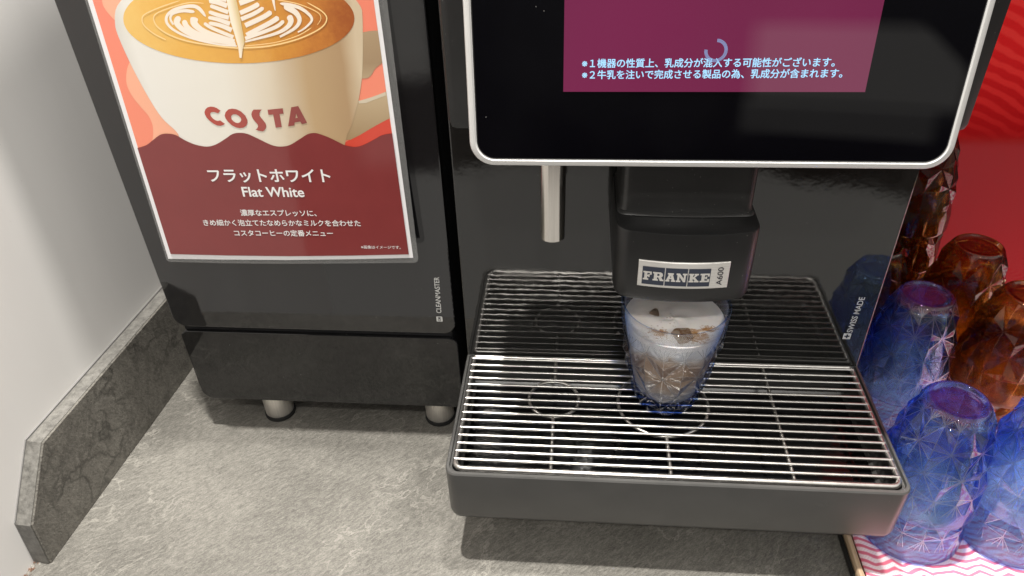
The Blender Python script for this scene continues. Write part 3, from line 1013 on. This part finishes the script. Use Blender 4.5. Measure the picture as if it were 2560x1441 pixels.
# ------------------------------------------------------------------ tumblers
GH = .0995
def tumbler_mesh(inverted):
    bm = NB()
    N8 = 8
    rows = [(.0080, .0258, .5), (.0280, .0312, 0.), (.0500, .0354, .5), (.0720, .0388, 0.)]
    def pt(r, a, h_):
        return Vector((r * math.cos(a), r * math.sin(a), h_))
    fl = []          # flat faces
    R_ = []
    for h_, r, off in rows:
        rr = []
        for k in range(2 * N8):
            a = 2 * PI * (k / (2 * N8) + off / N8)
            rr.append(bm.verts.new(pt(r - (.0013 if k % 2 == 0 else -.0001), a, h_ + (0 if k % 2 == 0 else 0))))
        R_.append(rr)
    def fan(c_, ring_):
        n = len(ring_)
        for i in range(n):
            fl.append(bm.faces.new((ring_[i], ring_[(i + 1) % n], c_)))
    for q in range(3):
        (h0, r0_, o0_), (h1, r1_, o1_) = rows[q], rows[q + 1]
        lo, hi = R_[q], R_[q + 1]
        for k in range(N8):
            # triangle with its base on the lower row: lo[2k], lo[2k+1], lo[2k+2], apex on the upper row
            sh = 0 if o0_ > o1_ else -1
            # upper-row node lying midway above lower node pair
            ap = hi[(2 * (k + (1 if o0_ > o1_ else 0))) % 16]
            a_mid = 2 * PI * ((k + .5) / N8 + o0_ / N8)
            hc = h0 + (h1 - h0) * .36
            rc = r0_ + (r1_ - r0_) * .36 + .0014
            c_ = bm.verts.new(pt(rc, a_mid, hc))
            fan(c_, [lo[2 * k], lo[(2 * k + 1) % 16], lo[(2 * k + 2) % 16], ap])
            # triangle with its base on the upper row
            ap2 = lo[(2 * (k + (0 if o0_ > o1_ else 1)) ) % 16] if o0_ > o1_ else lo[(2 * k) % 16]
            if o0_ > o1_:
                b0, b1, b2 = hi[(2 * k) % 16], hi[(2 * k + 1) % 16], hi[(2 * k + 2) % 16]
                ap2 = lo[(2 * k) % 16]
                a_mid2 = 2 * PI * ((k + .5) / N8 + o1_ / N8)
            else:
                # upper nodes at k+.5; pair (k-1, k) brackets lower node k
                b0, b1, b2 = hi[(2 * k - 2) % 16], hi[(2 * k - 1) % 16], hi[(2 * k) % 16]
                ap2 = lo[(2 * k) % 16]
                a_mid2 = 2 * PI * (k / N8)
            hc = h0 + (h1 - h0) * .66
            rc = r0_ + (r1_ - r0_) * .66 + .0014
            c_ = bm.verts.new(pt(rc, a_mid2, hc))
            fan(c_, [b0, b1, b2, ap2])
    sm = []
    def ringv(r, h_, n):
        return [bm.verts.new(pt(r, 2 * PI * k / n, h_)) for k in range(n)]
    def bridge(a, b_):
        n = len(a)
        for i in range(n):
            sm.append(bm.faces.new((a[i], a[(i + 1) % n], b_[(i + 1) % n], b_[i])))
    # from the top node row up to the smooth lip band
    NS = 64
    t0 = ringv(.0400, .0835, NS)
    top = R_[3]
    for k in range(16):
        a, b_ = top[k], top[(k + 1) % 16]
        q = [t0[(4 * k + j) % NS] for j in range(5)]
        for j in range(4):
            fl.append(bm.faces.new((a, q[j], q[j + 1])) if j < 2 else bm.faces.new((b_, q[j], q[j + 1])))
        fl.append(bm.faces.new((a, q[2], b_)))
    prof = [(.0404, .0900), (.0408, .0975), (.0406, .0990), (.0400, .0995), (.0390, .0995), (.0384, .0988), (.0382, .0970), (.0376, .0840), (.0358, .0720), (.0322, .0500), (.0282, .0280), (.0250, .0150), (.0215, .0100), (.014, .0088), (.004, .0085)]
    prev = t0
    for r, h_ in prof:
        nw = ringv(r, h_, NS)
        bridge(prev, nw)
        prev = nw
    sm.append(bm.faces.new(prev))
    # foot: from the lowest node row to the base ring
    lo = R_[0]
    NB2 = 64
    off = rows[0][2] / N8
    f0 = [bm.verts.new(pt(.0226, 2 * PI * (k / NB2 + off), .0022)) for k in range(NB2)]
    for k in range(16):
        a, b_ = lo[k], lo[(k + 1) % 16]
        q = [f0[(4 * k + j) % NB2] for j in range(5)]
        for j in range(4):
            fl.append(bm.faces.new((a, q[j + 1], q[j])) if j < 2 else bm.faces.new((b_, q[j + 1], q[j])))
        fl.append(bm.faces.new((a, b_, q[2])))
    prev = f0
    for r, h_ in ((.0212, .0006), (.0198, 0), (.0184, .0002), (.0172, .0014), (.012, .0018), (.0105, .0014), (.0085, .0018), (.003, .0018)):
        nw = [bm.verts.new(pt(r, 2 * PI * (k / NB2 + off), h_)) for k in range(NB2)]
        n = NB2
        for i in range(n):
            sm.append(bm.faces.new((prev[i], nw[i], nw[(i + 1) % n], prev[(i + 1) % n])))
        prev = nw
    sm.append(bm.faces.new(prev[::-1]))
    if inverted:
        for v_ in bm.verts:
            v_.co = Vector((v_.co.x, -v_.co.y, GH - v_.co.z))
    bmesh.ops.recalc_face_normals(bm, faces=bm.faces[:])
    for q in sm:
        q.smooth = True
    fs_ = set(fl)
    ridge = [e_ for e_ in bm.edges if len(e_.link_faces) == 2 and all(q in fs_ for q in e_.link_faces) and e_.calc_face_angle(0) > .05]
    rb = bmesh.ops.bevel(bm, geom=ridge, offset=.00026, segments=1, affect='EDGES', clamp_overlap=True)
    for q in rb['faces']:
        q.material_index = 1
    me = bpy.data.meshes.new('tumbler')
    bm.to_mesh(me)
    bm.free()
    return me
def glass_mat(name, thick, face, graze, clear, lo=.15, hi=.8, base_tint=.12, ior=1.49, ridge=0.):
    # thin coloured acrylic: the tint deepens where the wall is crossed at a slant
    x = M(name)
    x.t.nodes.remove(x.b)
    lw = x.n('ShaderNodeLayerWeight', Blend=.42)
    mr = x.n('ShaderNodeMapRange')          # the thick base holds more colour than the walls
    mr.inputs['From Min'].default_value = thick[0]; mr.inputs['From Max'].default_value = thick[1]
    x.l(x.sep(x.coord())[2], mr.inputs['Value'])
    fc = x.mix(x.math('MULTIPLY', mr.outputs[0], base_tint), face, graze)
    tint = x.mix(x.ramp(lw.outputs['Facing'], [(lo, 0.), (hi, 1.)]), fc, graze)
    g = x.n('ShaderNodeBsdfGlass', Roughness=.0, IOR=ior)
    t_ = x.n('ShaderNodeBsdfTransparent')
    x.l(tint, g.inputs['Color']); x.l(tint, t_.inputs['Color'])
    m_ = x.n('ShaderNodeMixShader'); m_.inputs[0].default_value = clear
    x.l(g.outputs[0], m_.inputs[1]); x.l(t_.outputs[0], m_.inputs[2])
    gl = x.n('ShaderNodeBsdfGlossy', Roughness=.01)
    fz = x.n('ShaderNodeFresnel', IOR=ior)
    gm = x.n('ShaderNodeNewGeometry')
    ff = x.math('MULTIPLY', fz.outputs[0], x.math('SUBTRACT', 1.0, gm.outputs['Backfacing']))
    m2 = x.n('ShaderNodeMixShader')
    x.l(ff, m2.inputs[0]); x.l(m_.outputs[0], m2.inputs[1]); x.l(gl.outputs[0], m2.inputs[2])
    last = m2.outputs[0]
    if ridge:                                # rounded ridges between the facets catch the lamps
        g3 = x.n('ShaderNodeBsdfGlossy', Roughness=.28)
        m3 = x.n('ShaderNodeMixShader'); m3.inputs[0].default_value = ridge
        x.l(last, m3.inputs[1]); x.l(g3.outputs[0], m3.inputs[2])
        last = m3.outputs[0]
    x.l(last, x.out.inputs['Surface'])
    return x.m
M_blue = glass_mat('blue_acrylic', (.0860, .0940), (.80, .92, 1.0), (.025, .27, .95), .58, .22, .88)
M_blue_ridge = glass_mat('blue_acrylic_ridge', (.0860, .0940), (.80, .92, 1.0), (.025, .27, .95), .58, .22, .88, ridge=.30)
M_amber = glass_mat('amber_acrylic', (.0860, .0940), (.75, .62, .38), (.30, .165, .03), .50)
M_amber_ridge = glass_mat('amber_acrylic_ridge', (.0860, .0940), (.75, .62, .38), (.30, .165, .03), .50, ridge=.30)

def tray_and_cloth():
    t = empty('serving_tray', (.60, .05, 0))
    tag(t, 'wooden tray with rounded corners under the upturned glasses', 'tray')
    bm = NB()
    X0, X1, Y0, Y1 = .3222, .92, -.172, .246
    def rg(g, r, z):
        return [(a, b_, z) for a, b_ in rrect(X0 + g, X1 - g, Y0 + g, Y1 - g, r, 10)]
    loft(bm, [rg(.004, .030, .0006), rg(.0004, .033, .003), rg(0, .034, .0135), rg(.0006, .0335, .0145), rg(.0035, .031, .0150), rg(.0042, .0305, .0140), rg(.0068, .028, .0052), rg(.012, .024, .0048)])
    x = M('light_wood')
    n1 = x.noise(x.mapped((30, 2.2, 30)), 7, 5)
    x.base(x.ramp(n1, [(.3, (.30, .20, .12)), (.6, (.48, .35, .23)), (.8, (.55, .42, .30))]))
    x.set(Roughness=.4)
    obj('wooden_base', bm, x.m, t, 40)
    bm = NB()
    loft(bm, [rg(-.0010, .035, .0010), rg(-.0014, .0354, .0020), rg(-.0014, .0354, .0080), rg(-.0008, .0348, .0090)], True, False)
    obj('dark_rim', bm, plain('dark_rim', (.012, .011, .010), .5), t, 40)
    # striped cloth
    x = M('striped_cloth')
    co = x.coord()
    sx, sy, sz = x.sep(co)
    tri = x.math('PINGPONG', x.math('ADD', sx, x.math('MULTIPLY', x.noise(co, 30, 1), .03)), .0115)
    v = x.math('ADD', sy, x.math('MULTIPLY', tri, .36))
    v = x.math('ADD', v, x.math('MULTIPLY', x.noise(x.mapped((1, .5, 1)), 60, 2), .006))
    s = x.math('FRACT', x.math('MULTIPLY', v, 1 / .0064))
    m1 = x.ramp(s, [(.0, 1.), (.34, 1.), (.46, 0.), (.90, 0.), (1., 1.)])
    dots = x.math('MULTIPLY', x.math('SINE', x.math('MULTIPLY', sx, 2 * PI / .0021)), x.math('SINE', x.math('MULTIPLY', v, 2 * PI / .0024)))
    dm = x.math('MULTIPLY', x.ramp(dots, [(.45, 0.), (.75, 1.)]), x.math('SUBTRACT', 1., m1))
    col = x.mix(m1, (.79, .63, .65), (.62, .13, .20))
    col = x.mix(x.math('MULTIPLY', dm, .55), col, (.42, .16, .20))
    x.base(col)
    x.set(Roughness=.9)
    x.bump(x.noise(co, 900, 2), .35, .0005)
    bm = NB()
    nx, ny = 90, 70
    gx = lambda i: X0 + .0075 + (X1 - X0 - .015) * i / nx
    gy = lambda j: Y0 + .0075 + (Y1 - Y0 - .015) * j / ny
    vs = [[None] * (ny + 1) for _ in range(nx + 1)]
    for i in range(nx + 1):
        for j in range(ny + 1):
            a, b_ = gx(i), gy(j)
            # round the corners of the cloth
            for (cx_, cy_, sx_, sy_) in ((X0 + .033, Y0 + .033, -1, -1),):
                dx, dy = (a - cx_) * sx_, (b_ - cy_) * sy_
                if dx > 0 and dy > 0:
                    d_ = math.hypot(dx, dy)
                    if d_ > .0255:
                        a, b_ = cx_ + sx_ * dx * .0255 / d_, cy_ + sy_ * dy * .0255 / d_
            hem = .0016 if i < 2 or j < 2 else 0
            zz = .0082 + .0005 * math.sin(a * 61 + b_ * 23) * math.sin(b_ * 47) + hem
            vs[i][j] = bm.verts.new((a, b_, zz))
    for i in range(nx):
        for j in range(ny):
            try:
                bm.faces.new((vs[i][j], vs[i + 1][j], vs[i + 1][j + 1], vs[i][j + 1]))
            except ValueError:
                pass
    o = obj('cloth', bm, x.m, None, 60)
    md = o.modifiers.new('thick', 'SOLIDIFY'); md.thickness = .0012; md.offset = -1
    tag(o, 'red and white wavy striped cloth lining the wooden tray', 'cloth')
tray_and_cloth()

me_inv = tumbler_mesh(True)
me_blue = me_inv; me_blue.name = 'blue_tumbler'
me_blue.materials.append(M_blue); me_blue.materials.append(M_blue_ridge)
me_amber = me_inv.copy(); me_amber.name = 'amber_tumbler'
me_amber.materials.clear(); me_amber.materials.append(M_amber); me_amber.materials.append(M_amber_ridge)
DZ = .0435
Z0 = .0100
stacks = [
 ('blue', (.3768, -.0870), 2, 12, ('blue faceted tumbler nearest the drip tray corner, lower of its stack', 'blue faceted tumbler nearest the drip tray corner, upper of its stack')),
 ('blue', (.4556, -.0862), 2, 31, ('blue faceted tumbler cut by the right photo edge, lower of its stack', 'blue faceted tumbler cut by the right photo edge, upper of its stack')),
 ('blue', (.4017, .0458), 2, 3, ('blue faceted tumbler against the machine side, lower of its stack', 'blue faceted tumbler against the machine side, upper of its stack')),
 ('amber', (.4903, .0489), 2, 22, ('amber faceted tumbler cut by the right photo edge, lower of its stack', 'amber faceted tumbler cut by the right photo edge, upper of its stack')),
 ('amber', (.4780, .1280), 2, 40, ('amber faceted tumbler right of the tall amber stack, lower of its stack', 'amber faceted tumbler right of the tall amber stack, upper of its stack')),
 ('amber', (.4345, .1960), 4, 8, ('amber faceted tumbler at the bottom of the tall stack', 'amber faceted tumbler second from bottom in the tall stack', 'amber faceted tumbler second from top in the tall stack', 'amber faceted tumbler on top of the tall stack by the screen')),
 ('amber', (.3865, .1260), 2, 17, ('amber faceted tumbler half hidden behind the machine edge, lower of its stack', 'amber faceted tumbler half hidden behind the machine edge, upper of its stack')),
]
for colr, (sx_, sy_), n, rot, labs in stacks:
    for k in range(n):
        o = bpy.data.objects.new('tumbler', me_blue if colr == 'blue' else me_amber)
        C.objects.link(o)
        o.location = (sx_ + random.uniform(-.0004, .0004) * k, sy_ + random.uniform(-.0004, .0004) * k, Z0 + DZ * k)
        o.rotation_euler = (0, 0, R(rot + 17 * k))
        tag(o, labs[k], 'glass', 'upturned %s tumblers on the tray' % colr)

# ------------------------------------------------------------------ the glass of iced coffee on the grille
CX, CY, CZ = .1706, -.0500, GZ + .0021
me_up = tumbler_mesh(False)
me_up.name = 'drinking_glass'
M_cupglass = glass_mat('pale_blue_acrylic', (.0175, .0100), (.975, .985, 1.0), (.12, .38, .97), .82, .42, .95, .45)
M_cup_ridge = glass_mat('pale_blue_acrylic_ridge', (.0175, .0100), (.975, .985, 1.0), (.12, .38, .97), .82, .42, .95, .45, ridge=.30)
me_up.materials.append(M_cupglass); me_up.materials.append(M_cup_ridge)
o = bpy.data.objects.new('drinking_glass', me_up)
C.objects.link(o)
o.location = (CX, CY, CZ)
o.rotation_euler = (0, 0, R(-90 + 8))
tag(o, 'blue faceted glass filled with iced coffee standing on the steel grille', 'glass')
HF = .0845
dr = empty('iced_latte', (CX, CY, CZ))
tag(dr, 'milky iced coffee with foam inside the glass under the spout', 'drink')
inner = [(.0005, .0150), (.017, .0152), (.0232, .0164), (.0252, .0195), (.0275, .0280), (.0315, .0500), (.0352, .0720), (.0368, .0815)]
x = M('coffee_layers')
co = x.coord()
sx, sy, sz = x.sep(co)
hh = x.math('ADD', x.math('MULTIPLY', x.math('SUBTRACT', sz, CZ), 10.), x.math('MULTIPLY', x.math('SUBTRACT', x.noise(co, 55, 4, .6, .6), .5), .30))
x.base(x.ramp(hh, [(.10, (.66, .60, .56)), (.28, (.58, .50, .43)), (.42, (.50, .33, .205)), (.60, (.42, .255, .15)), (.66, (.52, .38, .27)), (.72, (.82, .78, .73)), (.80, (.88, .86, .83))]))
x.set(Roughness=.35)
bm = NB()
lathe(bm, [(r, CZ + h_) for r, h_ in inner], CX, CY, 64, True, False)
obj('coffee', bm, x.m, dr, 60)
x = M('milk_foam')
co = x.coord()
ns = x.noise(co, 62, 4, .6, .4)
sx, sy, sz = x.sep(co)
def blob(bx, by, r):
    dx = x.math('SUBTRACT', sx, CX + bx); dy = x.math('SUBTRACT', sy, CY + by)
    d_ = x.math('SQRT', x.math('ADD', x.math('MULTIPLY', dx, dx), x.math('MULTIPLY', x.math('MULTIPLY', dy, dy), 2.2)))
    return x.math('SUBTRACT', 1.0, x.math('DIVIDE', d_, r))
near = x.math('MAXIMUM', x.math('MAXIMUM', blob(-.0125, -.0195, .013), blob(.0125, -.0200, .017)), blob(.024, -.012, .008))
blot = x.ramp(x.math('ADD', near, x.math('MULTIPLY', x.math('SUBTRACT', x.noise(x.mapped((1, 1.6, 1)), 130, 5, .7, 1.2), .5), 3.2)), [(.25, 0.), (.45, .7), (.8, 1.)])
col = x.mix(blot, (.86, .815, .785), (.40, .20, .065))
vb = x.n('ShaderNodeTexVoronoi', Scale=330.)
x.l(co, vb.inputs['Vector'])
bub = x.math('MULTIPLY', x.ramp(vb.outputs['Distance'], [(.22, 1.), (.30, 0.)]), x.ramp(x.noise(co, 40, 2), [(.56, 0.), (.66, 1.)]))
col = x.mix(x.math('MULTIPLY', bub, .45), col, (.40, .30, .22))
x.base(col)
x.set(Roughness=.3, Subsurface_Weight=.25, Subsurface_Radius=(.004, .003, .002))
x.bump(ns, .4, .0012)
bm = NB()
# foam surface with a meniscus against the glass
prev = None
nr, na = 14, 64
rings_ = []
for i in range(nr + 1):
    r = .0370 * (1 - i / nr) + .0003
    hgt = CZ + HF - .0012 + .0016 * math.exp(-(.0372 - r) / .0016)
    rings_.append([(CX + r * math.cos(2 * PI * k / na), CY + r * math.sin(2 * PI * k / na),
                    hgt + .0005 * math.sin(3 * 2 * PI * k / na + r * 300) * min(1, (.037 - r) / .01)) for k in range(na)])
loft(bm, [[(CX + .0366 * math.cos(2 * PI * k / na), CY + .0366 * math.sin(2 * PI * k / na), CZ + .0800) for k in range(na)]] + rings_, False, True)
obj('foam', bm, x.m, dr, 60)
x = M('coffee_ice')
x.set(Base_Color=(.52, .40, .30, 1), Roughness=.06, Transmission_Weight=.85, IOR=1.31)
M_ice = x.m
for (ix, iy, iz, rz, sz_, lab) in ((.0035, -.0205, .0788, 24, .0145, 'brown tinted ice cube poking out of the foam near the glass front'),
                                   (-.0135, .0065, .0778, 62, .0115, 'ice cube sunk in the foam beneath the spout')):
    bm = NB()
    box(bm, -sz_ / 2, sz_ / 2, -sz_ / 2, sz_ / 2, -sz_ / 2, sz_ / 2, .0022, 3)
    o = obj('ice_cube', bm, M_ice, None, 50)
    o.location = (CX + ix, CY + iy, CZ + iz)
    o.rotation_euler = (R(22), R(14), R(rz))
    tag(o, lab, 'ice cube', 'ice cubes in the coffee')
